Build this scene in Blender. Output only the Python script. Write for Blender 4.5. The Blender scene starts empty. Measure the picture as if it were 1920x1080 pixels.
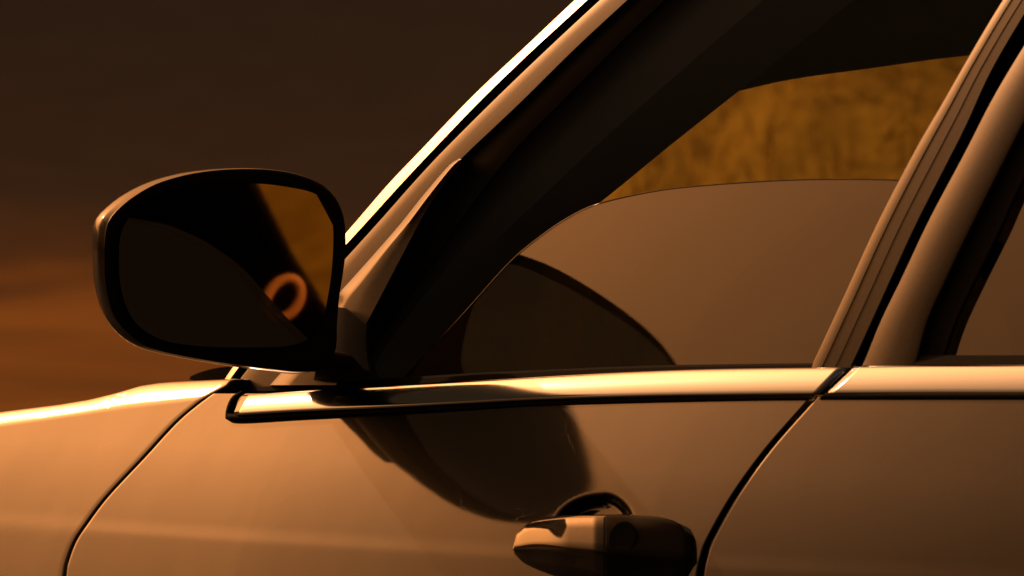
import bpy, math, random
from mathutils import Vector

# ------------------------------------------------------------------ camera, sky, sun, exposure
scn = bpy.context.scene
R = math.radians
THETA = R(55.0)            # viewing angle away from the car's side normal, towards its nose
PITCH = R(0.7)
DIST = 9.0
PPM = 2300.0               # picture pixels (1920 wide) per metre at the aim point
GROUND_Z = -1.05
FWD = Vector((-math.sin(THETA) * math.cos(PITCH), math.cos(THETA) * math.cos(PITCH), -math.sin(PITCH)))
RIGHT = FWD.cross(Vector((0, 0, 1))).normalized()
UP = RIGHT.cross(FWD).normalized()
CAM = -FWD * DIST
cam_data = bpy.data.cameras.new('camera')
cam = bpy.data.objects.new('camera', cam_data)
scn.collection.objects.link(cam)
cam.location = CAM
cam.rotation_euler = FWD.to_track_quat('-Z', 'Y').to_euler()
cam_data.sensor_width = 36.0
cam_data.lens = 36.0 * DIST / (1920.0 / PPM)
cam_data.clip_start = 0.1
cam_data.clip_end = 5000
cam_data.dof.use_dof = True
cam_data.dof.focus_distance = 9.12
cam_data.dof.aperture_fstop = 22.0
scn.camera = cam

SUN_AZ = R(91.0)           # from the car's left-hand normal towards its nose
SUN_EL = R(26.5)
TO_SUN = Vector((-math.sin(SUN_AZ) * math.cos(SUN_EL), -math.cos(SUN_AZ) * math.cos(SUN_EL), math.sin(SUN_EL)))
sun_data = bpy.data.lights.new('sun', 'SUN')
sun_data.energy = 2.5
sun_data.color = (1.0, 0.50, 0.23)
sun_data.angle = R(0.5)
sun = bpy.data.objects.new('sun', sun_data)
scn.collection.objects.link(sun)
sun.rotation_euler = (-TO_SUN).to_track_quat('-Z', 'Y').to_euler()

world = bpy.data.worlds.new('World')
scn.world = world
world.use_nodes = True
wn = world.node_tree
wn.nodes.clear()
sky = wn.nodes.new('ShaderNodeTexSky')
sky.sky_type = 'NISHITA'
sky.sun_disc = False
sky.sun_elevation = SUN_EL
sky.sun_rotation = math.atan2(TO_SUN.x, TO_SUN.y)
sky.dust_density = 10.0
sky.air_density = 1.0
tint = wn.nodes.new('ShaderNodeMix')
tint.data_type = 'RGBA'
tint.blend_type = 'MULTIPLY'
tint.inputs['Factor'].default_value = 1.0
tint.inputs['B'].default_value = (1.0, 0.435, 0.155, 1)
bg = wn.nodes.new('ShaderNodeBackground')
bg.inputs['Strength'].default_value = 0.12
wo = wn.nodes.new('ShaderNodeOutputWorld')
wn.links.new(sky.outputs['Color'], tint.inputs['A'])
wn.links.new(tint.outputs['Result'], bg.inputs['Color'])
wn.links.new(bg.outputs['Background'], wo.inputs['Surface'])

scn.view_settings.view_transform = 'Standard'
scn.view_settings.look = 'None'
scn.view_settings.gamma = 1.0
scn.view_settings.exposure = -0.42
scn.view_settings.use_curve_mapping = False
scn.render.engine = 'CYCLES'
scn.cycles.max_bounces = 8
scn.cycles.transparent_max_bounces = 16

# ------------------------------------------------------------------ body surfaces (y grows into the car, nose towards -x)
def plan(x):               # the side's curve seen from above
    xc = max(x, -0.35)
    return 0.015 - 0.055 * xc + 0.06 * xc * xc + (x - xc) * (-0.055 - 0.042)

_tilt = [(-1.2, -14), (-0.8, -8), (-0.5, 0), (-0.30, 13), (-0.222, 18), (-0.2165, 19), (-0.212, 24.0), (-0.207, 24.0), (-0.201, 22), (-0.180, 24), (-0.14, 28.0), (-0.10, 29), (-0.06, 30), (0.6, 31)]
def tilt(z):
    if z <= _tilt[0][0]: return _tilt[0][1]
    for (a, b), (c, d) in zip(_tilt, _tilt[1:]):
        if z <= c: return b + (d - b) * (z - a) / (c - a)
    return _tilt[-1][1]
_tab = []
_z = -1.2; _y = 0.0
while _z < 0.6:
    _tab.append(_y); _y += math.tan(R(tilt(_z))) * 0.001; _z += 0.001
_ref = _tab[int(round((-0.09 + 1.2) / 0.001))]
def low(x, z):             # painted side below the window line
    f = min(max((z + 1.2) / 0.001, 0), len(_tab) - 2)
    i = int(f)
    return _tab[i] + (_tab[i + 1] - _tab[i]) * (f - i) - _ref + plan(x) - 0.036 - (0.06 * max(x, -0.3) + 0.11 * max(0, x - 0.3)) * (z + 0.09)
def upp(x, z):             # side glass and pillars above it
    h = z + 0.08
    return -0.006 + 0.24 * h + 0.35 * h * max(h, 0) + plan(x)

def ray(px, py):
    return FWD + RIGHT * ((px - 960) / PPM / DIST) + UP * ((540 - py) / PPM / DIST)
def on(px, py, surf, off=0.0):      # where the sight line of a picture point meets a body surface (off = proud of it)
    d = ray(px, py)
    t = DIST
    for _ in range(18):
        p = CAM + d * t
        t = (surf(p.x, p.z) - off - CAM.y) / d.y
    return CAM + d * t
def on_plane(px, py, p0, n):
    d = ray(px, py)
    return CAM + d * ((p0 - CAM).dot(n) / d.dot(n))

def spline(pts, n, closed=False):   # Catmull-Rom, evenly resampled by arc length; any dimension
    dim = len(pts[0]); m = len(pts); out = []
    rng = m if closed else m - 1
    for i in range(rng):
        if closed:
            p = [pts[(i + k - 1) % m] for k in range(4)]
        else:
            p = [pts[max(i - 1, 0)], pts[i], pts[i + 1], pts[min(i + 2, m - 1)]]
        for s in range(24):
            t = s / 24
            out.append([0.5 * (2 * p[1][d] + (p[2][d] - p[0][d]) * t + (2 * p[0][d] - 5 * p[1][d] + 4 * p[2][d] - p[3][d]) * t * t + (3 * p[1][d] - p[0][d] - 3 * p[2][d] + p[3][d]) * t ** 3) for d in range(dim)])
    out.append(list(pts[0] if closed else pts[-1]))
    L = [0.0]
    for a, b in zip(out, out[1:]):
        L.append(L[-1] + math.hypot(a[0] - b[0], a[1] - b[1]))
    res = []; k = 0
    cnt = n if closed else n - 1
    for i in range(n):
        s = L[-1] * i / cnt
        while k < len(L) - 2 and L[k + 1] < s: k += 1
        f = (s - L[k]) / max(L[k + 1] - L[k], 1e-9)
        res.append([out[k][d] + (out[k + 1][d] - out[k][d]) * f for d in range(dim)])
    return res
def at_y(pts, y):                   # x of a polyline (ordered by y) at a given picture y, extrapolated
    for (a, b), (c, d) in zip(pts, pts[1:]):
        if y <= d or (c, d) == pts[-1]:
            return a + (c - a) * (y - b) / (d - b)
def at_x(pts, x):
    for (a, b), (c, d) in zip(pts, pts[1:]):
        if x <= c or (c, d) == pts[-1]:
            return b + (d - b) * (x - a) / (c - a)
def sstep(a, b, x):
    t = min(max((x - a) / (b - a), 0), 1)
    return t * t * (3 - 2 * t)

# ------------------------------------------------------------------ materials
def new_mat(name):
    m = bpy.data.materials.new(name); m.use_nodes = True
    nt = m.node_tree; nt.nodes.clear()
    o = nt.nodes.new('ShaderNodeOutputMaterial')
    return m, nt, o
def noise(nt, scale, detail=3, rough=0.55, vec=None):
    n = nt.nodes.new('ShaderNodeTexNoise')
    n.inputs['Scale'].default_value = scale; n.inputs['Detail'].default_value = detail; n.inputs['Roughness'].default_value = rough
    if vec: nt.links.new(vec, n.inputs['Vector'])
    return n
def coords(nt, scale=(1, 1, 1)):
    t = nt.nodes.new('ShaderNodeTexCoord'); mp = nt.nodes.new('ShaderNodeMapping')
    mp.inputs['Scale'].default_value = scale
    nt.links.new(t.outputs['Object'], mp.inputs['Vector'])
    return mp.outputs['Vector']
def ramp(nt, src, stops):
    r = nt.nodes.new('ShaderNodeValToRGB')
    while len(r.color_ramp.elements) < len(stops): r.color_ramp.elements.new(0.5)
    for e, (p, c) in zip(r.color_ramp.elements, stops):
        e.position = p; e.color = (*c, 1) if len(c) == 3 else c
    nt.links.new(src, r.inputs['Fac'])
    return r
def principled(name, col, rough=0.5, metal=0.0, coat=0.0, coat_rough=0.05, spec=0.5, grain=0.0, grain_scale=900, bump=0.0, bump_scale=60, var=0.0):
    m, nt, o = new_mat(name)
    b = nt.nodes.new('ShaderNodeBsdfPrincipled')
    b.inputs['Base Color'].default_value = (*col, 1)
    b.inputs['Roughness'].default_value = rough; b.inputs['Metallic'].default_value = metal
    b.inputs['Coat Weight'].default_value = coat; b.inputs['Coat Roughness'].default_value = coat_rough
    b.inputs['Specular IOR Level'].default_value = spec
    nt.links.new(b.outputs['BSDF'], o.inputs['Surface'])
    v = coords(nt)
    if grain or var:
        n = noise(nt, grain_scale, 1, 0.5, v)
        lo = tuple(c * (1 - grain) for c in col); hi = tuple(min(1, c * (1 + grain)) for c in col)
        r = ramp(nt, n.outputs['Fac'], [(0.3, lo), (0.7, hi)])
        out = r.outputs['Color']
        if var:
            n2 = noise(nt, 7, 5, 0.6, v)
            r2 = ramp(nt, n2.outputs['Fac'], [(0.3, (1 - var,) * 3), (0.7, (1, 1, 1))])
            mx = nt.nodes.new('ShaderNodeMix'); mx.data_type = 'RGBA'; mx.blend_type = 'MULTIPLY'; mx.inputs['Factor'].default_value = 1
            nt.links.new(out, mx.inputs['A']); nt.links.new(r2.outputs['Color'], mx.inputs['B'])
            out = mx.outputs['Result']
        nt.links.new(out, b.inputs['Base Color'])
    if bump:
        n3 = noise(nt, bump_scale, 4, 0.6, v)
        bp = nt.nodes.new('ShaderNodeBump'); bp.inputs['Strength'].default_value = bump; bp.inputs['Distance'].default_value = 0.001
        nt.links.new(n3.outputs['Fac'], bp.inputs['Height']); nt.links.new(bp.outputs['Normal'], b.inputs['Normal'])
    return m

M_PAINT = principled('black_paint', (0.012, 0.010, 0.009), rough=0.5, metal=0.0, spec=0.02, coat=1.0, coat_rough=0.06, grain=0.5, grain_scale=700)
def weather(mat):
    nt = mat.node_tree
    b = next(n for n in nt.nodes if n.type == 'BSDF_PRINCIPLED')
    v = coords(nt)
    dust = noise(nt, 1600, 2, 0.6, v); patch = noise(nt, 5, 5, 0.65, v)
    d1 = ramp(nt, dust.outputs['Fac'], [(0.52, (0, 0, 0)), (0.75, (1, 1, 1))])
    d2 = ramp(nt, patch.outputs['Fac'], [(0.35, (0.25,) * 3), (0.70, (1, 1, 1))])
    mu = nt.nodes.new('ShaderNodeMath'); mu.operation = 'MULTIPLY'
    nt.links.new(d1.outputs['Color'], mu.inputs[0]); nt.links.new(d2.outputs['Color'], mu.inputs[1])
    cr = ramp(nt, mu.outputs[0], [(0.0, (0.0045, 0.008, 0.012)), (1.0, (0.03, 0.036, 0.042))])
    nt.links.new(cr.outputs['Color'], b.inputs['Base Color'])
    # hair-line scratches: edges of stretched cells, only here and there
    sc = nt.nodes.new('ShaderNodeTexVoronoi'); sc.feature = 'DISTANCE_TO_EDGE'; sc.inputs['Scale'].default_value = 26
    ds = noise(nt, 30, 3, 0.6, v); add = nt.nodes.new('ShaderNodeVectorMath'); add.operation = 'MULTIPLY_ADD'
    add.inputs[1].default_value = (0.05, 0.05, 0.05)
    nt.links.new(ds.outputs['Color'], add.inputs[0]); nt.links.new(v, add.inputs[2]); nt.links.new(add.outputs[0], sc.inputs['Vector'])
    line = ramp(nt, sc.outputs['Distance'], [(0.0, (0, 0, 0)), (0.012, (1, 1, 1))])
    where = noise(nt, 9, 3, 0.5, v); wr = ramp(nt, where.outputs['Fac'], [(0.50, (1, 1, 1)), (0.62, (0, 0, 0))])
    mxx = nt.nodes.new('ShaderNodeMath'); mxx.operation = 'MAXIMUM'
    nt.links.new(line.outputs['Color'], mxx.inputs[0]); nt.links.new(wr.outputs['Color'], mxx.inputs[1])
    wave = noise(nt, 5, 2, 0.5, v)
    h = nt.nodes.new('ShaderNodeMath'); h.operation = 'MULTIPLY_ADD'; h.inputs[1].default_value = 1.2
    nt.links.new(wave.outputs['Fac'], h.inputs[0])
    sc2 = nt.nodes.new('ShaderNodeMath'); sc2.operation = 'MULTIPLY'; sc2.inputs[1].default_value = 0.02
    nt.links.new(mxx.outputs[0], sc2.inputs[0]); nt.links.new(sc2.outputs[0], h.inputs[2])
    peel = noise(nt, 800, 2, 0.6, v)
    pm = nt.nodes.new('ShaderNodeMath'); pm.operation = 'MULTIPLY_ADD'; pm.inputs[1].default_value = 0.016
    nt.links.new(peel.outputs['Fac'], pm.inputs[0]); nt.links.new(h.outputs[0], pm.inputs[2])
    bp = nt.nodes.new('ShaderNodeBump'); bp.inputs['Strength'].default_value = 0.6; bp.inputs['Distance'].default_value = 0.0012
    nt.links.new(pm.outputs[0], bp.inputs['Height']); nt.links.new(bp.outputs['Normal'], b.inputs['Coat Normal'])
weather(M_PAINT)
M_SHELLGLOSS = principled('black_mirror_shell', (0.010, 0.013, 0.016), rough=0.4, spec=0.05, coat=0.45, coat_rough=0.05)
M_FRAME = principled('black_painted_frame', (0.016, 0.014, 0.012), rough=0.38, spec=0.16, coat=0.24, coat_rough=0.16, grain=0.3, grain_scale=300, bump=0.10, bump_scale=45)
M_TRIM = principled('satin_metal_trim', (0.30, 0.37, 0.50), rough=0.13, metal=1.0)
M_RUBBER = principled('black_rubber', (0.018, 0.019, 0.020), rough=0.85, spec=0.03, bump=0.1, bump_scale=300)
M_PLASTIC = principled('black_plastic', (0.012, 0.0125, 0.0125), rough=0.6, spec=0.08, bump=0.05, bump_scale=500)
M_GLOSS = principled('gloss_black_plastic', (0.020, 0.017, 0.015), rough=0.28, spec=0.5, coat=0.4, coat_rough=0.1)
M_CABIN = principled('dark_cabin_trim', (0.14, 0.18, 0.22), rough=0.85, spec=0.15, bump=0.2, bump_scale=250)
M_SHELL = principled('dark_inner_metal', (0.012, 0.012, 0.012), rough=0.9, spec=0.0)
M_MIRROR = principled('mirror_silvering', (0.60, 0.48, 0.34), rough=0.02, metal=1.0)
M_WHITEEDGE = principled('windscreen_edge_trim', (0.72, 0.70, 0.68), rough=0.30, metal=1.0)

def glass_mat(name, dust, dust_col, tintv=0.8, ior=2.0, grain=0.12, streak=0.0, translucent=0.0, scale=(1, 1, 1)):
    m, nt, o = new_mat(name)
    tr = nt.nodes.new('ShaderNodeBsdfTransparent'); tr.inputs['Color'].default_value = (tintv, tintv, tintv * 0.97, 1)
    gl = nt.nodes.new('ShaderNodeBsdfGlossy'); gl.inputs['Roughness'].default_value = 0.02
    fr = nt.nodes.new('ShaderNodeFresnel'); fr.inputs['IOR'].default_value = ior
    mx = nt.nodes.new('ShaderNodeMixShader')
    geo = nt.nodes.new('ShaderNodeNewGeometry')      # a pane reflects alike from both sides
    mi = nt.nodes.new('ShaderNodeMix'); mi.inputs['A'].default_value = ior; mi.inputs['B'].default_value = 1.0 / ior
    nt.links.new(geo.outputs['Backfacing'], mi.inputs['Factor']); nt.links.new(mi.outputs['Result'], fr.inputs['IOR'])
    nt.links.new(fr.outputs['Fac'], mx.inputs['Fac']); nt.links.new(tr.outputs[0], mx.inputs[1]); nt.links.new(gl.outputs[0], mx.inputs[2])
    df = nt.nodes.new('ShaderNodeBsdfDiffuse')
    v = coords(nt, scale)
    pl = noise(nt, 800, 2, 0.6, v)                    # fine film of dust breaks up the reflection
    bq = nt.nodes.new('ShaderNodeBump'); bq.inputs['Strength'].default_value = 0.5; bq.inputs['Distance'].default_value = 0.00001
    nt.links.new(pl.outputs['Fac'], bq.inputs['Height']); nt.links.new(bq.outputs['Normal'], gl.inputs['Normal'])
    g = noise(nt, 800, 1, 0.5, v)
    r = ramp(nt, g.outputs['Fac'], [(0.3, tuple(c * (1 - grain) for c in dust_col)), (0.7, tuple(c * (1 + grain) for c in dust_col))])
    nt.links.new(r.outputs['Color'], df.inputs['Color'])
    layer = df.outputs[0]
    if translucent:
        tl = nt.nodes.new('ShaderNodeBsdfTranslucent'); nt.links.new(r.outputs['Color'], tl.inputs['Color'])
        m2 = nt.nodes.new('ShaderNodeMixShader'); m2.inputs['Fac'].default_value = translucent
        nt.links.new(layer, m2.inputs[1]); nt.links.new(tl.outputs[0], m2.inputs[2]); layer = m2.outputs[0]
    n = noise(nt, 9, 6, 0.65, v)
    rr = ramp(nt, n.outputs['Fac'], [(0.30, (dust * (1 - streak),) * 3), (0.70, (min(1, dust * (1 + streak)),) * 3)])
    fin = nt.nodes.new('ShaderNodeMixShader')
    nt.links.new(rr.outputs['Color'], fin.inputs['Fac']); nt.links.new(mx.outputs[0], fin.inputs[1]); nt.links.new(layer, fin.inputs[2])
    nt.links.new(fin.outputs[0], o.inputs['Surface'])
    return m
M_GLASS = glass_mat('tinted_side_glass', 0.014, (0.28, 0.33, 0.38), tintv=0.03, streak=0.3)
M_SCREEN = glass_mat('dusty_windscreen', 0.08, (0.35, 0.25, 0.10), streak=0.5, translucent=0.5, scale=(1, 1, 3))

# ------------------------------------------------------------------ mesh helpers
BASE = Vector((0.0, 0.87, GROUND_Z))
car = bpy.data.objects.new('car', None)
scn.collection.objects.link(car)
car.location = BASE
car['label'] = 'dusty car glowing golden brown in low sun, driver window half lowered'
car['category'] = 'car'

def mesh(name, verts, faces, mat, parent=car, smooth=True, label=None):
    me = bpy.data.meshes.new(name)
    off = BASE if parent is not None else Vector((0, 0, 0))
    me.from_pydata([tuple(Vector(v) - off) for v in verts], [], faces)
    me.validate()
    me.update()
    if smooth:
        me.polygons.foreach_set('use_smooth', [True] * len(me.polygons))
    me.materials.append(mat)
    o = bpy.data.objects.new(name, me)
    scn.collection.objects.link(o)
    o.parent = parent
    if label: o['label'] = label
    return o
def grid(name, rows, mat, parent=car, close_u=False, smooth=True, label=None, thick=0.0):
    n = len(rows[0]); v = [p for r in rows for p in r]; f = []
    for i in range(len(rows) - 1):
        for j in range(n if close_u else n - 1):
            k = (j + 1) % n
            f.append((i * n + j, i * n + k, (i + 1) * n + k, (i + 1) * n + j))
    o = mesh(name, v, f, mat, parent, smooth, label)
    if thick:
        md = o.modifiers.new('thickness', 'SOLIDIFY'); md.thickness = abs(thick); md.offset = 1 if thick > 0 else -1
    return o
def strip(name, rows, mat, surf=upp, n=40, parent=car, label=None):
    """rows: (picture polyline, offset proud of the surface); lofted in order"""
    g = []
    for pts, off in rows:
        g.append([on(p[0], p[1], surf, off if len(p) < 3 else p[2]) for p in spline(pts, n)])
    o = grid(name, g, mat, parent, label=label)
    o.data.set_sharp_from_angle(angle=R(28))
    return o

# ------------------------------------------------------------------ ground
FH = Vector((-math.sin(THETA), math.cos(THETA), 0)); RH = Vector((math.cos(THETA), math.sin(THETA), 0))
def terrain(s, q):                 # s metres ahead of the camera, q to its right
    h = 0.0
    if s > 70:
        t = s - 70
        h = 0.17 * t * sstep(0, 60, t) * (1 + 0.12 * math.sin(q * 0.03 + 1)) + 0.6 * math.sin(q * 0.11 + s * 0.07) * sstep(0, 40, t)
    dx, dy = CAM.x + FH.x * s + RH.x * q, CAM.y + FH.y * s + RH.y * q
    rho = math.hypot(dx, dy)
    w = sstep(0.15, 0.6, (dx * 0.90 - dy * 0.44) / max(rho, 1))
    h += w * 0.30 * max(0, rho - 45) * sstep(45, 90, rho) * (1 - 0.4 * sstep(150, 400, rho))  # unseen hill to the rear left, added to darken what the mirror reflects
    return h
ss = [-300, -150, -80, -40, -20, -10, 0, 5, 10, 15, 20, 30, 40, 50, 60, 65, 70, 75, 80, 85, 90, 95, 100, 105, 110, 115, 120, 130, 140, 150, 165, 180, 200, 230, 260, 300, 360, 430]
qs = [-300, -200, -140, -100, -70, -50, -35, -25, -18, -12, -8, -4, 0, 4, 8, 12, 18, 25, 35, 50, 70, 100, 140, 200, 300]
rows = []
for s in ss:
    rows.append([Vector((CAM.x, CAM.y, 0)) + FH * s + RH * q + Vector((0, 0, GROUND_Z + terrain(s, q))) for q in qs])
m, nt, o = new_mat('dry_grassland')
b = nt.nodes.new('ShaderNodeBsdfDiffuse')
v = coords(nt)
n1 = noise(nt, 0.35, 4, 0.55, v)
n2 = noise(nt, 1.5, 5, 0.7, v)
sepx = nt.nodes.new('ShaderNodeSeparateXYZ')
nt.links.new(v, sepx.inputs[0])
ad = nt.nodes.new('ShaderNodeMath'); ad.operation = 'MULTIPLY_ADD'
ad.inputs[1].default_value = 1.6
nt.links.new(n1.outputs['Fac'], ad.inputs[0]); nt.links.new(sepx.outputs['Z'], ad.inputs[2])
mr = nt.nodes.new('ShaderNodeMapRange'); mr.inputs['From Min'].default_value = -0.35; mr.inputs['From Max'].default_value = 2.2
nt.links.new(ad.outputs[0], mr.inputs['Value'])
r1 = ramp(nt, mr.outputs['Result'], [(0.0, (0.30, 0.17, 0.06)), (0.13, (0.13, 0.085, 0.052)), (0.34, (0.066, 0.060, 0.060)), (1.0, (0.052, 0.054, 0.066))])  # dry grass up to scrub; distance haze is mixed into the upper colours
r2 = ramp(nt, n2.outputs['Fac'], [(0.3, (0.8,) * 3), (0.7, (1, 1, 1))])
mx = nt.nodes.new('ShaderNodeMix'); mx.data_type = 'RGBA'; mx.blend_type = 'MULTIPLY'; mx.inputs['Factor'].default_value = 1
nt.links.new(r1.outputs['Color'], mx.inputs['A']); nt.links.new(r2.outputs['Color'], mx.inputs['B'])
nt.links.new(mx.outputs['Result'], b.inputs['Color']); nt.links.new(b.outputs[0], o.inputs['Surface'])
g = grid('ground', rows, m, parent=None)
g['kind'] = 'structure'
g['label'] = 'dry grassy ground rising into a dim hillside behind the car'

M_ADDED_ROAD = principled('asphalt', (0.045, 0.042, 0.038), rough=0.9, spec=0.2, grain=0.3, grain_scale=120, var=0.3)  # unseen dark surface, added to weaken light bouncing off the ground
rows = []
for i in range(41):
    xx = -200 + 10 * i
    rows.append([Vector((xx, yy, GROUND_Z + 0.004)) for yy in (-9, -5, -2, 0, 2.6)])
g = grid('added_road', rows, M_ADDED_ROAD, parent=None)
g['kind'] = 'structure'
g['label'] = 'unseen dark asphalt added under the car to weaken ground bounce'
# grassy bank beyond the car
m, nt, o = new_mat('golden_grass')
b = nt.nodes.new('ShaderNodeBsdfDiffuse')
v = coords(nt, (1, 1, 2.2))
n1 = noise(nt, 14, 8, 0.75, v); n2 = noise(nt, 1.6, 4, 0.6, v)
r1 = ramp(nt, n1.outputs['Fac'], [(0.32, (0.22, 0.16, 0.02)), (0.68, (0.66, 0.49, 0.07))])
r2 = ramp(nt, n2.outputs['Fac'], [(0.35, (0.55, 0.57, 0.6)), (0.65, (1, 1, 1))])
mx = nt.nodes.new('ShaderNodeMix'); mx.data_type = 'RGBA'; mx.blend_type = 'MULTIPLY'; mx.inputs['Factor'].default_value = 1
nt.links.new(r1.outputs['Color'], mx.inputs['A']); nt.links.new(r2.outputs['Color'], mx.inputs['B'])
nt.links.new(mx.outputs['Result'], b.inputs['Color']); nt.links.new(b.outputs[0], o.inputs['Surface'])
random.seed(4)
rows = []
for i in range(46):
    yy = 2.9 + 9.0 * i / 45
    row = []
    for j in range(161):
        xx = -15 + 40.0 * j / 160
        q = (Vector((xx, yy, 0)) - CAM).dot(RH)
        h = 2.2 * sstep(3.0, 7.6, yy) * (1 - sstep(9.4, 11.7, yy)) * sstep(-0.25, 0.55, q) * (1 - sstep(20, 24.5, xx))
        h *= 1 + 0.04 * math.sin(xx * 2.1 + yy * 3) + 0.03 * math.sin(xx * 5.3 - yy * 4) + random.uniform(-0.015, 0.015)
        row.append(Vector((xx, yy, GROUND_Z - 0.02 + h)))
    rows.append(row)
bank_rows = rows
g = grid('grass_bank', rows, m, parent=None)
g['kind'] = 'structure'
g['label'] = 'golden dry grass bank seen through the windscreen'

# dry grass growing on the bank
m, nt, o = new_mat('dry_grass_blades')
b = nt.nodes.new('ShaderNodeBsdfDiffuse'); tl = nt.nodes.new('ShaderNodeBsdfTranslucent'); ms = nt.nodes.new('ShaderNodeMixShader'); ms.inputs['Fac'].default_value = 0.45
n1 = noise(nt, 3.0, 5, 0.7, coords(nt))
r1 = ramp(nt, n1.outputs['Fac'], [(0.35, (0.20, 0.15, 0.02)), (0.65, (0.52, 0.38, 0.06))])
for sh_ in (b, tl): nt.links.new(r1.outputs['Color'], sh_.inputs['Color'])
nt.links.new(b.outputs[0], ms.inputs[1]); nt.links.new(tl.outputs[0], ms.inputs[2]); nt.links.new(ms.outputs[0], o.inputs['Surface'])
vs = []; fs = []
nr, nc = len(bank_rows), len(bank_rows[0])
for _ in range(26000):
    xx = random.uniform(-13.5, -2.0); yy = random.uniform(3.1, 8.0)
    fi = (yy - 2.9) / 9.0 * 45; fj = (xx + 15) / 40.0 * 160
    i0, j0 = int(fi), int(fj); u, w = fi - i0, fj - j0
    p = (bank_rows[i0][j0] * (1 - u) + bank_rows[i0 + 1][j0] * u) * (1 - w) + (bank_rows[i0][j0 + 1] * (1 - u) + bank_rows[i0 + 1][j0 + 1] * u) * w
    if p.z < GROUND_Z + 0.05: continue
    clump = 0.6 + 0.8 * (0.5 + 0.5 * math.sin(xx * 3.1 + 2 * math.sin(yy * 2.3))) * (0.5 + 0.5 * math.sin(yy * 4.7 + xx))
    hgt = random.uniform(0.05, 0.13) * clump; a = random.uniform(0, 6.283); lean = Vector((random.uniform(-0.5, 0.7), random.uniform(-0.5, 0.5), 1.0)) * hgt
    side = Vector((math.cos(a), math.sin(a), 0)) * random.uniform(0.004, 0.008)
    k = len(vs)
    vs += [p - side, p + side, p + lean]; fs.append((k, k + 1, k + 2))
g = mesh('dry_grass', vs, fs, m, parent=None, smooth=False)
g['kind'] = 'stuff'
g['label'] = 'short golden dry grass growing on the bank'

# ------------------------------------------------------------------ painted panels
FENDER_GAP = [(395, 730), (398, 738), (375, 754), (330, 792), (270, 857), (200, 932), (160, 985), (140, 1016), (127, 1050), (121, 1080), (112, 1200), (108, 1700)]
FENDER_GAP_Y = [(398, 738), (375, 754), (330, 792), (270, 857), (200, 932), (160, 985), (140, 1016), (127, 1050), (121, 1080), (112, 1200), (108, 1900)]
REAR_GAP = [(1525, 738), (1517, 752), (1440, 840), (1378, 925), (1332, 1005), (1318, 1040), (1309, 1085), (1300, 1200), (1296, 1900)]

def smooth_poly(poly, n=120):
    return sorted([(a, b) for a, b in spline(poly, n)], key=lambda t: t[1])
GAP_F = smooth_poly(FENDER_GAP_Y, 160)
GAP_R = smooth_poly(REAR_GAP, 160)

def ylist(y0, y1):
    ys = []; y = y0
    while y < y1:
        ys.append(y); y += 4 if y < 1110 else 40
    ys.append(y1); return ys

HEM = [(0.0, -0.014), (0.0, -0.004), (0.7, -0.0016), (2.0, -0.0005), (4.0, 0.0)]
def dent(px, py):                  # the finger bowl pressed into the door behind the handle
    e = ((px - 1132) / (98.0 if px < 1132 else 60.0)) ** 2 + ((py - 992) / 68.0) ** 2
    return 0.014 * (1 - sstep(0.30 if px < 1132 else 0.5, 1.0, e))

def panel(name, left, right, y0, y1, mat, ncol, bowl=False, left_hem=True, right_hem=True, parent=car, label=None):
    rows = []
    for y in ylist(y0, y1):
        xl = left(y); xr = right(y)
        cols = []
        if left_hem: cols += [(xl + d, o_) for d, o_ in HEM]
        a = xl + (6 if left_hem else 0); bb = xr - (6 if right_hem else 0)
        cols += [(a + (bb - a) * i / ncol, 0.0) for i in range(ncol + 1)]
        if right_hem: cols += [(xr - d, o_) for d, o_ in reversed(HEM)]
        row = []
        for x, off in cols:
            if bowl: off -= dent(x, y)
            row.append(on(x, y, low, off))
        rows.append(row)
    return grid(name, rows, mat, parent, label=label)

front_door = panel('front_door', lambda y: at_y(GAP_F, y) + 1.2, lambda y: at_y(GAP_R, y) - 1, 738, 1860, M_PAINT, 260, bowl=True, label='golden brown front door with a dark mirror shape below the window')
rear_door = panel('rear_door', lambda y: at_y(GAP_R, y) + 7.5, lambda y: 2750, 744, 1860, M_PAINT, 120, right_hem=False)

# wing (front fender): side skin that rolls over into the bonnet
TOP = [(-700, 868), (-300, 812), (-100, 788), (0, 775), (100, 762), (190, 751), (250, 741), (300, 728), (340, 715), (372, 710), (400, 708), (440, 707)]
def fender():
    cols = []
    pxs = [-700 + 20 * i for i in range(35)] + [0 + 6 * i for i in range(67)] + [399, 402]
    # walk along the car by the sight line of the top edge
    zs = []
    for px in pxs:
        p = on(px, at_x(TOP, px) + 6, lambda x, z: low(x, z) + 0.05)
        zs.append((p.x, p.z))
    return zs
ftop = fender()
def z_top(x):
    return at_x(ftop, x)
BOTL = [(-700, 905), (0, 802), (200, 774), (400, 750), (430, 747)]
fbot = []
for _px in [-700 + 25 * _i for _i in range(46)]:
    _q = on(_px, at_x(BOTL, _px), low)
    fbot.append((_q.x, _q.z))
def fender_pt(x, k):               # k: 0..1 side from low to the roll, 1..2 the roll, 2..3 inboard
    zt = z_top(x); zb = min(at_x(fbot, x), zt - 0.008); rz = zt - zb
    if k <= 1:
        z = -0.90 + (zb + 0.90) * k
        return Vector((x, low(x, z), z))
    if k <= 2:
        y, z = roll(k - 1)
        return Vector((x, low(x, zb) + y * rz, zb + z * rz))
    t = k - 2
    y, z = roll(1.0)
    return Vector((x, low(x, zb) + y * rz + 0.10 * t, zt - 0.008 * t * t - 0.002 * t))
_roll = [(0.0, 0.0)]
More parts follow.
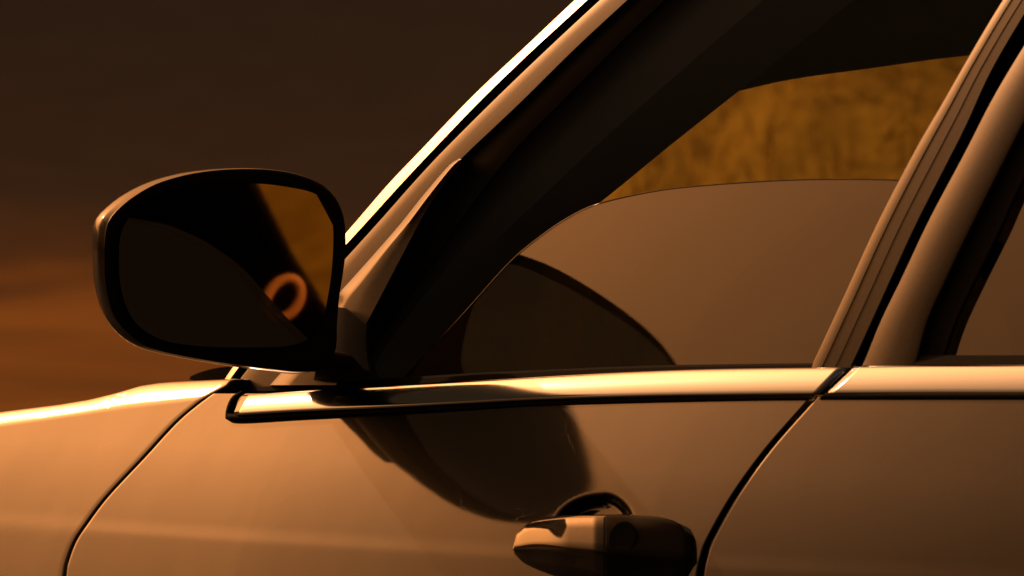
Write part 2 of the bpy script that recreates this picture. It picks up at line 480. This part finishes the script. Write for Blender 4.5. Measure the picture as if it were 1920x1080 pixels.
for _i in range(200):              # leaning shoulder plane that turns sharply over into the bonnet
    _h = _i / 200
    _b = 29 + 10 * sstep(0, 0.30, _h) + 6 * _h if _h < 0.88 else 44.3 + 42 * ((_h - 0.88) / 0.12)
    _roll.append((_roll[-1][0] + math.tan(R(_b)) / 200, _roll[-1][1] + 1 / 200))
def roll(t):
    f = min(t * 200, 199.999); i = int(f)
    return tuple(_roll[i][d] + (_roll[i + 1][d] - _roll[i][d]) * (f - i) for d in (0, 1))
def gap_x(z):                      # fender edge, in metres along the car, for a height
    lo_y, hi_y = 722, 1900
    best = None
    for _ in range(40):
        mid = (lo_y + hi_y) / 2
        p = on(at_y(GAP_F, mid) - 0.8, mid, low)
        if p.z > z: lo_y = mid
        else: hi_y = mid
    return p.x
x_front = ftop[0][0]
rows = []
ks = [0, 0.3, 0.5] + [0.55 + 0.45 * i / 70 for i in range(71)] + [1 + i / 24 for i in range(1, 25)] + [2.2, 2.5, 3.0]
X_TOP = gap_x(z_top(-0.43) - 0.04)
for k in ks:
    xe = -0.5                      # this row ends at the shut line
    for _ in range(6):
        xe = gap_x(fender_pt(xe, min(k, 2)).z)
    row = []
    for i in range(121):
        x = x_front + (xe - 0.005 - x_front) * i / 120
        row.append(fender_pt(x, k))
    for d, o_ in reversed(HEM[:-1]):
        p = fender_pt(xe - d / 1400, k); nrm = Vector((0, 1, 0)) if k <= 1 else Vector((0, math.cos((min(k, 2) - 1) * math.pi / 2), -math.sin((min(k, 2) - 1) * math.pi / 2)))
        row.append(p - nrm * o_)
    rows.append(row)
fender_o = grid('fender', rows, M_PAINT, label='golden front wing with a white highlight along its top')

# bonnet, inboard of the wing
rows = []
for i in range(31):
    x = x_front + (-0.47 - x_front) * i / 30
    base = fender_pt(x, 3.0)
    rows.append([Vector((x - 0.12 * (t ** 2) * (1 if i == 30 else i / 30), base.y + 0.004 + 1.35 * t, base.z - 0.002 - 0.045 * t + 0.008 * math.sin(t * math.pi))) for t in [j / 14 for j in range(15)]])
grid('bonnet', rows, M_PAINT)

# dark inner shell behind the shut lines
rows = []
for z in [-0.95, -0.7, -0.5, -0.35, -0.28, -0.22, -0.17, -0.13, -0.105]:
    rows.append([Vector((x, low(x, z) + 0.028, min(z, -0.17 if x < -0.52 else 0))) for x in [-1.3 + 0.1 * i for i in range(30)]])
grid('inner_shell', rows, M_SHELL)

# ------------------------------------------------------------------ window-line trim
MOLD_TOP = [(452, 741), (600, 731), (750, 722), (900, 713), (1050, 704), (1200, 697), (1350, 692), (1580, 689)]
MOLD_BOT = [(440, 780), (560, 773), (700, 767), (850, 759), (1000, 751), (1200, 745), (1400, 742), (1530, 741)]
GROOVE_BOT = [(428, 789), (560, 784), (700, 778), (850, 771), (1000, 763), (1200, 757), (1400, 753), (1522, 752)]
def between(a, b, t, n=60):
    A = spline(a, n); B = spline(b, n)
    return [(p[0] + (q[0] - p[0]) * t, p[1] + (q[1] - p[1]) * t) for p, q in zip(A, B)]
def molding(name, top, bot, parent, tip=True, n=90):
    prof = [(0.0, -0.006), (0.0, 0.0034), (0.02, 0.0046), (0.07, 0.0057), (0.2, 0.0067), (0.36, 0.0073), (0.5, 0.0075), (0.64, 0.0074), (0.8, 0.0070), (0.93, 0.0062), (0.98, 0.0050), (1.0, 0.0020), (1.0, -0.006)]
    rows = []
    for t, off in prof:
        line = between(top, bot, t, n)
        if tip:                    # blunt rounded nose at the front end
            x0 = 436 + 20 * (1 - t) ** 1.2 + 10 * max(0, (t - 0.85) / 0.15) ** 2
            x1 = line[-1][0]
            line = [(x0 + (x1 - x0) * i / (n - 1), at_x(line, x0 + (x1 - x0) * i / (n - 1))) for i in range(n)]
        rows.append([on(x, y, belt, off) for x, y in line])
    # fold the ends inwards
    for r in rows:
        r.insert(0, r[0] + Vector((0.001, 0.010, 0))); r.append(r[-1] + Vector((-0.001, 0.012, 0)))
    return grid(name, rows, M_TRIM, parent)
def belt(x, z):                    # the leaning ledge under the windows
    return low(x, -0.095) + 0.74 * (z + 0.095)
molding('window_ledge_trim', MOLD_TOP, MOLD_BOT, front_door)
def gasket(name, outline, parent, n=90, off=0.0012):
    rows = []
    for k, o_ in ((0.0, -0.004), (0.0, off), (1.0, off), (1.0, -0.004)):
        rows.append([on(x, y, lambda a, c: min(belt(a, c), low(a, c)), o_) for x, y in between(outline[0], outline[1], k, n)])
    return grid(name, rows, M_RUBBER, parent)
gasket('trim_gasket', ([(462, 733), (446, 743), (436, 757), (430, 772), (436, 776), (560, 770), (700, 764), (850, 756), (1000, 748), (1200, 742), (1400, 739), (1530, 738)],
                       [(452, 733), (436, 742), (427, 757), (423, 776), (433, 786), (560, 781), (700, 775), (850, 768), (1000, 760), (1200, 754), (1400, 750), (1522, 749)]), front_door, n=140)
R_TOP = [(1603, 687), (1750, 685), (1920, 684), (2400, 680), (2800, 678)]
R_BOT = [(1548, 740), (1750, 739), (1920, 739), (2400, 738), (2800, 738)]
molding('window_ledge_trim', R_TOP, R_BOT, rear_door, tip=False)
gasket('trim_gasket', ([(1548, 736), (1750, 735), (1920, 735), (2800, 734)], [(1536, 748), (1750, 748), (1920, 748), (2800, 749)]), rear_door)

# black strip where the glass dives into the door
SEAL_TOP = [(440, 722), (600, 716), (750, 708), (900, 699), (1050, 692), (1200, 686), (1350, 683), (1605, 680)]
strip('window_seal', [([(x, y + 18) for x, y in SEAL_TOP], -0.002), ([(x, y + 13) for x, y in SEAL_TOP], 0.002), ([(x, y + 4) for x, y in SEAL_TOP], 0.001), (SEAL_TOP, -0.006), ([(x, y) for x, y in SEAL_TOP], -0.03)], M_RUBBER, surf=lambda x, z: upp(x, z), n=60, parent=front_door)
SEAL_R = [(1622, 668), (1750, 666), (1920, 666), (2800, 664)]
strip('window_seal', [([(x - 6, y + 24) for x, y in SEAL_R], -0.002), ([(x - 4, y + 18) for x, y in SEAL_R], 0.002), (SEAL_R, -0.002), (SEAL_R, -0.03)], M_RUBBER, n=30, parent=rear_door)

# ------------------------------------------------------------------ front pillar
W_L = [(1420, -320), (1250, -160), (1078, 0), (989, 84), (888, 179), (787, 284), (728, 346), (664, 420), (540, 562), (438, 687), (408, 738)]
W_R = [(1446, -320), (1274, -160), (1103, 0), (991, 103), (895, 197), (802, 294), (748, 352), (686, 420), (556, 562), (449, 688), (416, 738)]
K_R = [(1470, -320), (1298, -160), (1124, 0), (1022, 95), (923, 190), (829, 284), (775, 342), (706, 420), (572, 568), (465, 690), (432, 738)]
P_R = [(1528, -320), (1352, -160), (1178, 0), (1082, 89), (989, 181), (930, 237), (868, 296), (770, 400), (640, 560), (540, 690), (500, 738)]
def vy(pts, ys=[-320 + 24 * i for i in range(42)] + [672, 692]):
    q = smooth_poly(pts, 160)
    return [(at_y(q, y), y) for y in ys]
def mix(a, b, t):
    return [(p[0] + (q[0] - p[0]) * t, p[1] + (q[1] - p[1]) * t) for p, q in zip(a, b)]
pillar = strip('front_pillar', [(K_R, -0.012), (mix(K_R, P_R, 0.02), 0.0006), (mix(K_R, P_R, 0.05), 0.0011), (mix(K_R, P_R, 0.4), 0.0013), (mix(K_R, P_R, 0.65), 0.0013), (mix(K_R, P_R, 0.96), 0.0010), (P_R, 0.0004), (P_R, -0.012)], M_FRAME, n=80, label='golden brown front pillar beside the windscreen edge')
strip('windscreen_edge_trim', [(mix(W_L, W_R, -0.02), -0.050), (mix(W_L, W_R, -0.02), -0.008), (W_L, -0.0050), (mix(W_L, W_R, 0.08), -0.0038), (mix(W_L, W_R, 0.3), -0.0022), (mix(W_L, W_R, 0.6), -0.0006), (mix(W_L, W_R, 0.9), 0.0006), (W_R, -0.0005), (W_R, -0.012)], M_WHITEEDGE, n=80, parent=pillar, label='bright edge trim along the windscreen')
strip('pillar_rubber', [(mix(W_L, W_R, 0.9), -0.014), (W_R, -0.009), (K_R, -0.009), (mix(K_R, P_R, 0.1), -0.012)], M_RUBBER, n=80, parent=pillar)

# window frame of the front door along the pillar, black, going deep into the cabin
F1 = [(1560, -320), (1384, -160), (1210, 0), (1112, 95), (1018, 190), (935, 275), (860, 370), (790, 470), (700, 600), (640, 700)]
P_R2 = [(1526, -320), (1350, -160), (1176, 0), (1080, 89), (987, 181), (928, 237), (866, 296), (800, 390), (740, 500), (690, 615), (655, 700)]
strip('window_frame', [(P_R2, -0.004), (F1, -0.006), ([(x + 30, y + 6) for x, y in F1], -0.012), ([(x + 34, y + 8) for x, y in F1], -0.035)], M_PLASTIC, n=60, parent=front_door)
# cabin trim of the pillar
T0 = [(x + 20, y) for x, y in F1]
T2 = [(1950, -300), (1780, -150), (1600, 0), (1395, 163), (1260, 270), (1122, 382), (1000, 470), (900, 560), (800, 660), (760, 720)]
T1 = mix(spline(T0, 30), spline(T2, 30), 0.55)
strip('pillar_trim', [(T0, -0.030), (mix(spline(T0, 30), spline(T2, 30), 0.3), -0.040), (T1, -0.058), (T2, -0.105), ([(x - 3, y + 2) for x, y in T2], -0.125)], M_CABIN, n=60)

# sail panel that carries the mirror
S_L = [(862, 297), (841, 311), (794, 365), (750, 420), (711, 465), (660, 522), (634, 552), (628, 576)]
S_M = [(866, 299), (850, 312), (806, 369), (766, 424), (730, 468), (688, 526), (660, 560), (646, 578)]
S_R = [(872, 297), (861, 312), (830, 350), (798, 400), (765, 465), (730, 535), (705, 585), (688, 618)]
S_M = [(a[0] + (b_[0] - a[0]) * 0.7, a[1] + (b_[1] - a[1]) * 0.7) for a, b_ in zip(S_L, S_M)]
S_L2 = S_L + [(560, 660), (505, 722)]
S_M2 = S_M + [(590, 660), (540, 722)]
S_R2 = S_R + [(660, 680), (640, 722)]
sail = strip('mirror_sail', [(S_L2, -0.004), (mix(S_L2, S_M2, 0.05), 0.003), (mix(S_L2, S_M2, 0.3), 0.0065), (mix(S_L2, S_M2, 0.7), 0.0105), (S_M2, 0.0125), (mix(S_M2, S_R2, 0.06), 0.0127), (mix(S_M2, S_R2, 0.5), 0.0112), (mix(S_M2, S_R2, 0.90), 0.0100), (mix(S_M2, S_R2, 0.97), 0.007), (S_R2, 0.0), (S_R2, -0.012)], M_FRAME, n=70, parent=front_door, label='triangular panel at the foot of the front pillar with a bright front edge')

# ------------------------------------------------------------------ side glass
G_TOP = [(1760, 345), (1680, 337), (1560, 335), (1450, 338), (1330, 346), (1230, 357), (1122, 381), (1060, 410), (1000, 452), (950, 496), (870, 585), (800, 660), (760, 705)]
top = spline(G_TOP, 90)
def glass_at(px, py): return on(px, py, upp, -0.012)
rows = []
for k in range(14):
    t = k / 13
    rows.append([glass_at(x + (x2 - x) * t, y + (720 - y) * t) for (x, y), x2 in zip(top, [1690 - (1690 - 740) * i / 89 for i in range(90)])])
glass = grid('window_glass', rows, M_GLASS, front_door, label='half-lowered brown driver window')
strip('glass_edge', [([(x, y + 1.6) for x, y in G_TOP], -0.0115), ([(x, y - 0.4) for x, y in G_TOP], -0.0125), ([(x, y) for x, y in G_TOP], -0.016)], M_GLASS, n=90, parent=front_door)

# ------------------------------------------------------------------ centre pillar: rear frame of the front door, front frame of the rear door
B1 = [(2085, -320), (1985, -160), (1880, 0), (1817, 105), (1766, 194), (1714, 284), (1644, 420), (1580, 560), (1528, 672), (1518, 694)]
B2 = [(2140, -320), (2042, -160), (1938, 0), (1861, 130), (1807, 247), (1725, 408), (1680, 505), (1637, 600), (1606, 668), (1594, 692)]
B3 = [(2190, -320), (2080, -160), (1972, 0), (1920, 84), (1861, 183), (1807, 288), (1741, 412), (1690, 520), (1651, 600), (1622, 671), (1612, 692)]
B4 = [(2260, -320), (2160, -160), (2050, 10), (1985, 110), (1920, 232), (1880, 310), (1815, 440), (1770, 535), (1740, 602), (1722, 668), (1715, 692)]
B5 = [(2330, -320), (2220, -160), (2110, 10), (2020, 160), (1920, 342), (1880, 430), (1835, 520), (1795, 605), (1773, 670), (1765, 692)]
B1, B2, B3, B4, B5 = vy(B1), vy(B2), vy(B3), vy(B4), vy(B5)
strip('window_frame', [(B1, -0.016), (mix(B1, B2, 0.015), 0.0010), (mix(B1, B2, 0.03), 0.0018), (mix(B1, B2, 0.27), 0.0022), (mix(B1, B2, 0.285), 0.0017), (mix(B1, B2, 0.60), 0.0019), (mix(B1, B2, 0.615), 0.0015), (mix(B1, B2, 0.97), 0.0014), (mix(B1, B2, 0.985), 0.0010), (B2, 0.0004), (B2, -0.016)], M_FRAME, n=60, parent=front_door)
strip('window_frame', [(B3, -0.016), (mix(B3, B4, 0.015), 0.0010), (mix(B3, B4, 0.03), 0.0018), (mix(B3, B4, 0.5), 0.0022), (mix(B3, B4, 0.9), 0.0017), (mix(B3, B4, 0.97), 0.0010), (B4, 0.0), (B4, -0.016)], M_FRAME, n=60, parent=rear_door)
strip('glass_run_channel', [(mix(B3, B4, 0.97), -0.008), (B4, -0.005), (mix(B4, B5, 0.9), -0.006), (B5, -0.011), (B5, -0.016)], M_RUBBER, n=60, parent=rear_door)
strip('centre_pillar', [(mix(B1, B2, 0.3), -0.018), (B2, -0.018), (B3, -0.018), (mix(B3, B4, 0.6), -0.018)], M_SHELL, n=40)
rows = []
for y in range(-320, 721, 40):
    x0 = at_y([(p[0], p[1]) for p in spline(B5, 60)], y) - 12
    rows.append([on(x0 + (2800 - x0) * i / 12, y, upp, -0.012) for i in range(13)])
grid('window_glass', rows, M_GLASS, rear_door)

# ------------------------------------------------------------------ windscreen, sun visor, roof, cabin
wl = [on(x, y, upp, -0.045) for x, y in spline([(x + 6, y) for x, y in W_L], 24)]
rows = []
for p in wl:
    rows.append([Vector((p.x - 0.16 * math.sin(math.pi * t), p.y + (1.75 - 2 * p.y) * t, p.z + 0.01 * math.sin(math.pi * t))) for t in [i / 20 for i in range(21)]])
grid('windscreen', rows, M_SCREEN)
def visor():
    a = on_plane(1392, 165, Vector((0, 0.24, 0)), Vector((0.25, 0.97, 0)).normalized())
    h = [(1392, 166, 0), (1500, 142, 1), (1650, 121, 2), (1815, 99, 3), (2000, 84, 4)]
    rows = []
    p0 = a; nrm = Vector((0.75, -0.10, 0.0)).normalized()   # panel facing back into the cabin
    for up in range(0, 9):
        row = []
        for x, y, _ in spline(h, 24):
            q = on_plane(x, y, p0, nrm)
            row.append(q + Vector((0.012 * up, 0, 0.03 * up)))
        rows.append(row)
    return rows
vr = visor()
under = [[p + Vector((-0.022, 0, 0.003)) for p in vr[0]], [p + Vector((-0.012, 0, -0.003)) for p in vr[0]]]
grid('sun_visor', [[p + Vector((-0.03, 0, 0.03)) for p in vr[0]]] + under + vr, M_CABIN)

ROOF_Z = 0.46
rows = []
for i in range(13):
    x = 0.05 + 2.0 * i / 12
    rows.append([Vector((x, 0.26 + 1.23 * t, ROOF_Z + 0.06 * math.sin(math.pi * t) - 0.03 * (i - 4) ** 2 / 40)) for t in [j / 12 for j in range(13)]])
grid('roof', rows, M_PAINT)
grid('roof_lining', [[p + Vector((0, 0, -0.03)) for p in r] for r in rows], M_CABIN)
rows = []
for z in [ROOF_Z + 0.04, ROOF_Z - 0.02, ROOF_Z - 0.1, ROOF_Z - 0.14]:
    rows.append([Vector((x, 0.235 - 0.42 * max(0, ROOF_Z - z), z)) for x in [0.02 + 0.2 * i for i in range(11)]])
grid('roof_rail', rows, M_FRAME)
# far side of the body, door inner faces, dashboard, seats, wheel
strip('mirror_base', [([(626, 577), (612, 620), (596, 670), (585, 712)], 0.002), ([(628, 575), (616, 620), (600, 670), (589, 712)], 0.017), ([(650, 578), (650, 620), (648, 670), (645, 714)], 0.021), ([(688, 610), (686, 640), (690, 680), (700, 714)], 0.017), ([(692, 616), (692, 645), (700, 682), (715, 714)], -0.004)], M_RUBBER, n=30, parent=front_door)
def box_loft(name, sections, mat, parent=car):
    rows = [[Vector(p) for p in s] for s in sections]
    n = len(rows[0]); v = [p for r in rows for p in r]; f = []
    for i in range(len(rows) - 1):
        for j in range(n): f.append((i * n + j, i * n + (j + 1) % n, (i + 1) * n + (j + 1) % n, (i + 1) * n + j))
    f.append(tuple(range(n - 1, -1, -1))); f.append(tuple((len(rows) - 1) * n + j for j in range(n)))
    o = mesh(name, v, f, mat, parent, smooth=False)
    bv = o.modifiers.new('bevel', 'BEVEL'); bv.width = 0.015; bv.segments = 3
    return o
box_loft('dashboard', [[(-0.75, y, -0.16), (-0.30, y, -0.12), (-0.20, y, -0.20), (-0.22, y, -0.5), (-0.7, y, -0.6)] for y in (0.22, 0.5, 1.1, 1.55)], M_SHELL)
box_loft('far_side_body', [[(x, 1.72, t), (x, 1.75, t - 0.12), (x, 1.74, -0.9), (x, 1.66, -0.9), (x, 1.66, t)] for x, t in ((-1.9, -0.35), (-0.6, -0.22), (-0.3, -0.08), (0.6, -0.08), (2.3, -0.06))], M_PAINT)
box_loft('floor_pan', [[(x, 0.04, -0.93), (x, 1.7, -0.93), (x, 1.7, -0.85), (x, 0.04, -0.85)] for x in (-1.2, 0.5, 2.3)], M_SHELL)
box_loft('rear_pillar', [[(1.09 + e, y, -0.10), (1.252 + e, y, 0.11), (1.45 + e, y, 0.44), (1.95, y, 0.44), (1.95, y, -0.10)] for y, e in ((1.60, 0.0), (1.66, 0.11))], M_SHELL)
for cx in (0.45,):
    for cy in (0.42, 1.3):
        st = box_loft('seat', [[(cx - 0.45, y, -0.55), (cx - 0.40, y, -0.45), (cx + 0.1, y, -0.5), (cx + 0.1, y, -0.8), (cx - 0.4, y, -0.8)] for y in (cy - 0.25, cy + 0.25)], M_CABIN)
        box_loft('backrest', [[(cx + 0.05, y, -0.5), (cx + 0.27, y, 0.00), (cx + 0.37, y, -0.02), (cx + 0.2, y, -0.5)] for y in (cy - 0.24, cy + 0.24)], M_CABIN, st)
        box_loft('headrest', [[(cx + 0.26, y, 0.03), (cx + 0.28, y, 0.18), (cx + 0.37, y, 0.18), (cx + 0.37, y, 0.03)] for y in (cy - 0.12, cy + 0.12)], M_CABIN, st)
def torus(name, c, ax_u, ax_v, R0, r0, mat, parent=car, n=48, k=12, sx=1.0):
    ax_w = ax_u.cross(ax_v).normalized(); rows = []
    for i in range(n + 1):
        a = 2 * math.pi * i / n
        e = ax_u * (math.cos(a) * sx) + ax_v * math.sin(a)
        rows.append([c + e * R0 + (e.normalized() * math.cos(b_) + ax_w * math.sin(b_)) * r0 for b_ in [2 * math.pi * j / k for j in range(k)]])
    return grid(name, rows, mat, parent, close_u=True)
torus('steering_wheel', Vector((-0.10, 0.42, -0.12)), Vector((0, 1, 0)), Vector((0.35, 0, 0.94)).normalized(), 0.185, 0.016, M_SHELL)

# cowl at the foot of the windscreen
strip('cowl_panel', [([(355, 712), (380, 716), (405, 717), (440, 719)], 0.0), ([(357, 706), (378, 698), (405, 691), (445, 686)], -0.01), ([(358, 705), (378, 697), (405, 690), (445, 685)], -0.05)], M_SHELL, surf=lambda x, z: low(x, -0.1) + 0.115, n=24)

# ------------------------------------------------------------------ wing mirror
MC = Vector((-0.237, -0.125, 0.02))
MN = Vector((0.985, 0.10, 0.02)).normalized()
GN = Vector((0.985, 0.12, 0.03)).normalized()   # the glass is turned in towards the driver
mirror = bpy.data.objects.new('side_mirror', None)
scn.collection.objects.link(mirror); mirror.parent = car
OUT = [(186, 440), (192, 412), (214, 388), (246, 364), (290, 342), (345, 326), (400, 318), (455, 315), (510, 317), (560, 326), (602, 343), (630, 368), (645, 400), (650, 435), (650, 475), (645, 515), (638, 560), (634, 610), (632, 655), (615, 690), (570, 702), (520, 698), (440, 687), (370, 676), (310, 664), (268, 651), (232, 626), (206, 590), (191, 540), (186, 490)]
BEZ = [(206, 452), (212, 420), (230, 394), (258, 370), (298, 346), (350, 330), (402, 321), (455, 318), (510, 320), (558, 329), (600, 346), (626, 370), (641, 402), (646, 435), (646, 475), (641, 515), (634, 560), (630, 610), (628, 652), (612, 684), (570, 694), (520, 690), (440, 680), (370, 669), (312, 657), (274, 643), (240, 618), (216, 584), (206, 540), (204, 495)]
GLS0 = [(226, 455), (232, 430), (246, 406), (270, 384), (306, 366), (354, 353), (404, 347), (452, 345), (498, 348), (540, 356), (572, 366), (592, 380), (602, 402), (606, 435), (607, 475), (604, 515), (598, 556), (590, 596), (580, 622), (560, 640), (530, 648), (490, 650), (430, 650), (370, 647), (320, 640), (284, 626), (256, 604), (238, 572), (228, 535), (225, 495)]
BEZ = [(b_[0] + (a[0] - b_[0]) * 0.45, b_[1] + (a[1] - b_[1]) * 0.45) for b_, a in zip(BEZ, OUT)]
GLS = GLS0[:8] + [(500, 347), (543, 353), (580, 361), (604, 374), (617, 394), (622, 420), (623, 450), (622, 482), (619, 516), (613, 556), (604, 596), (590, 622), (566, 640), (532, 648)] + GLS0[21:]
NM = 96
EXT = Vector((-0.90, 0.36, 0.0))
def mring(pts, depth, scale=1.0, c=None):
    P = [on_plane(x, y, MC, MN) for x, y in spline(pts, NM, closed=True)]
    cc = sum(P, Vector()) / len(P)
    return [cc + (p - cc) * scale + (EXT * depth if depth > 0 else -MN * depth) for p in P]
sh = [(BEZ, 0.000, 1.0), (BEZ, 0.003, 1.006), (OUT, 0.008, 0.985), (OUT, 0.014, 0.993), (OUT, 0.021, 0.998), (OUT, 0.030, 1.0), (OUT, 0.045, 0.975), (OUT, 0.060, 0.93), (OUT, 0.075, 0.86), (OUT, 0.088, 0.76), (OUT, 0.098, 0.62), (OUT, 0.105, 0.42), (OUT, 0.108, 0.2), (OUT, 0.109, 0.02)]
grid('mirror_housing', [mring(*s) for s in sh], M_SHELLGLOSS, mirror, close_u=True, label='black shell of the wing mirror with a bright rim')
bz = [(OUT, 0.012, 0.985), (BEZ, 0.003, 0.998), (BEZ, -0.001, 0.99), (BEZ, -0.0015, 0.97), (GLS, 0.000, 1.03), (GLS, 0.001, 1.012), (GLS, 0.004, 1.0), (GLS, 0.016, 1.0)]
grid('mirror_bezel', [mring(*s) for s in bz], M_PLASTIC, mirror, close_u=True)
cc = sum(mring(GLS, -0.004, 1.0), Vector()) / NM
P = [on_plane(cc_[0], cc_[1], cc, GN) for cc_ in spline(GLS, NM, closed=True)]
P = [cc + (p - cc) * 1.01 for p in P]
mesh('mirror_glass', [cc] + P, [(0, i + 1, (i + 1) % NM + 1) for i in range(NM)], M_MIRROR, mirror, smooth=False)
# foot that joins the mirror to the door
def foot():
    rows = []
    ends = [(0.0, Vector((-0.290, -0.100, -0.046)), 0.034, 0.011), (0.3, Vector((-0.292, -0.06, -0.054)), 0.036, 0.010), (0.6, Vector((-0.293, -0.035, -0.061)), 0.036, 0.008), (0.85, Vector((-0.290, -0.015, -0.064)), 0.042, 0.008), (1.0, Vector((-0.290, 0.02, -0.065)), 0.046, 0.009)]
    for t, c, a, b_ in ends:
        rows.append([c + Vector((math.copysign(abs(math.cos(s)) ** 0.7, math.cos(s)) * a, 0, math.copysign(abs(math.sin(s)) ** 0.7, math.sin(s)) * b_)) for s in [2 * math.pi * j / 32 for j in range(32)]])
    return rows
grid('mirror_foot', foot(), M_RUBBER, mirror, close_u=True)

# ------------------------------------------------------------------ door handle
handle = bpy.data.objects.new('door_handle', None)
scn.collection.objects.link(handle); handle.parent = car
def bow(px):                       # how far the grip stands off the door along its length
    t = min(max((px - 960) / 330.0, 0), 1)
    return 0.037 * (1 - 0.55 * (1 - sstep(-0.10, 0.32, t)) - 1.72 * max(0, t - 0.47) ** 1.1)
H_TOP = [(985, 985), (1003, 973), (1050, 967), (1120, 965), (1190, 966), (1240, 970), (1272, 981), (1289, 1003)]
H_EDGE = [(968, 1003), (985, 986), (1010, 979), (1060, 973), (1120, 971), (1190, 972), (1236, 977), (1264, 988), (1283, 1008)]
H_RIDGE = [(961, 1030), (975, 1030), (1010, 1029), (1060, 1032), (1120, 1037), (1190, 1042), (1236, 1046), (1262, 1048), (1284, 1046)]
H_BOT = [(962, 1038), (985, 1057), (1020, 1073), (1060, 1085), (1120, 1097), (1190, 1106), (1236, 1107), (1268, 1100), (1286, 1078)]
def hsec(a, b_, n):
    """cross-sections of the grip between two picture x values"""
    def row(p, q, t, f):
        A = spline(p, 240); B = spline(q, 240)
        line = sorted([(u[0] + (w[0] - u[0]) * t, u[1] + (w[1] - u[1]) * t) for u, w in zip(A, B)])
        lo_, hi_ = max(a, line[0][0]), min(b_, line[-1][0])
        out = []
        for i in range(n):
            x = lo_ + (hi_ - lo_) * i / (n - 1)
            out.append(on(x, at_x(line, x), low, bow(x) * f))
        return out
    R_ = [row(H_TOP, H_TOP, 0, 0.3), row(H_TOP, H_TOP, 0, 0.72), row(H_TOP, H_EDGE, 0.5, 0.92), row(H_EDGE, H_EDGE, 0, 1.0), row(H_EDGE, H_RIDGE, 0.3, 1.05), row(H_EDGE, H_RIDGE, 0.7, 1.09), row(H_EDGE, H_RIDGE, 0.95, 1.10), row(H_RIDGE, H_RIDGE, 0, 1.07), row(H_RIDGE, H_BOT, 0.12, 0.95), row(H_RIDGE, H_BOT, 0.5, 0.62), row(H_BOT, H_BOT, 0, 0.25), row(H_BOT, H_BOT, 0, 0.1)]
    for r in R_:
        p, q = r[0], r[-1]
        r.insert(0, p + Vector((0.001, 0.008, 0))); r.append(q + Vector((-0.001 if b_ < 1200 else 0.003, 0.010, 0))); r.append(q + Vector((0.0, 0.03, 0)))
    return R_
grid('handle_grip', hsec(900, 1134, 50), M_PAINT, handle)
grid('lock_cover', hsec(1134.6, 1400, 50), M_PLASTIC, handle)  # matte black instead of paint puts the rear half's dark reflection into the colour
def ell(cx, cy, rx, ry, f, n=32, shear=0.12):
    return [on(cx + rx * math.cos(a) - shear * ry * math.sin(a), cy + ry * math.sin(a), low, bow(cx + rx * math.cos(a)) * f) for a in [2 * math.pi * i / n for i in range(n)]]
grid('keyhole', [ell(1167, 1009, 26, 32, 1.06), ell(1167, 1009, 25, 31, 1.118), ell(1167, 1009, 22, 28, 1.108), ell(1167, 1009, 8, 10, 1.103), ell(1167, 1009, 0.5, 0.5, 1.103)], M_RUBBER, handle, close_u=True)

# made-up ring, placed so the wing mirror shows a bright loop
_p = on_plane(531, 560, cc, GN); _d = ray(531, 560).normalized(); _r = _d - 2 * _d.dot(GN) * GN
_u = _r.cross(Vector((0, 0, 1))).normalized(); _w = _u.cross(_r).normalized()
M_RING = principled('tan_ring', (0.55, 0.30, 0.09), rough=0.6)
torus('mirror_ring', _p + _r * 1.2, (_u * 0.8 + _w * 0.6), (_w * 0.8 - _u * 0.6), 0.0205, 0.0052, M_RING, parent=st, sx=0.7)
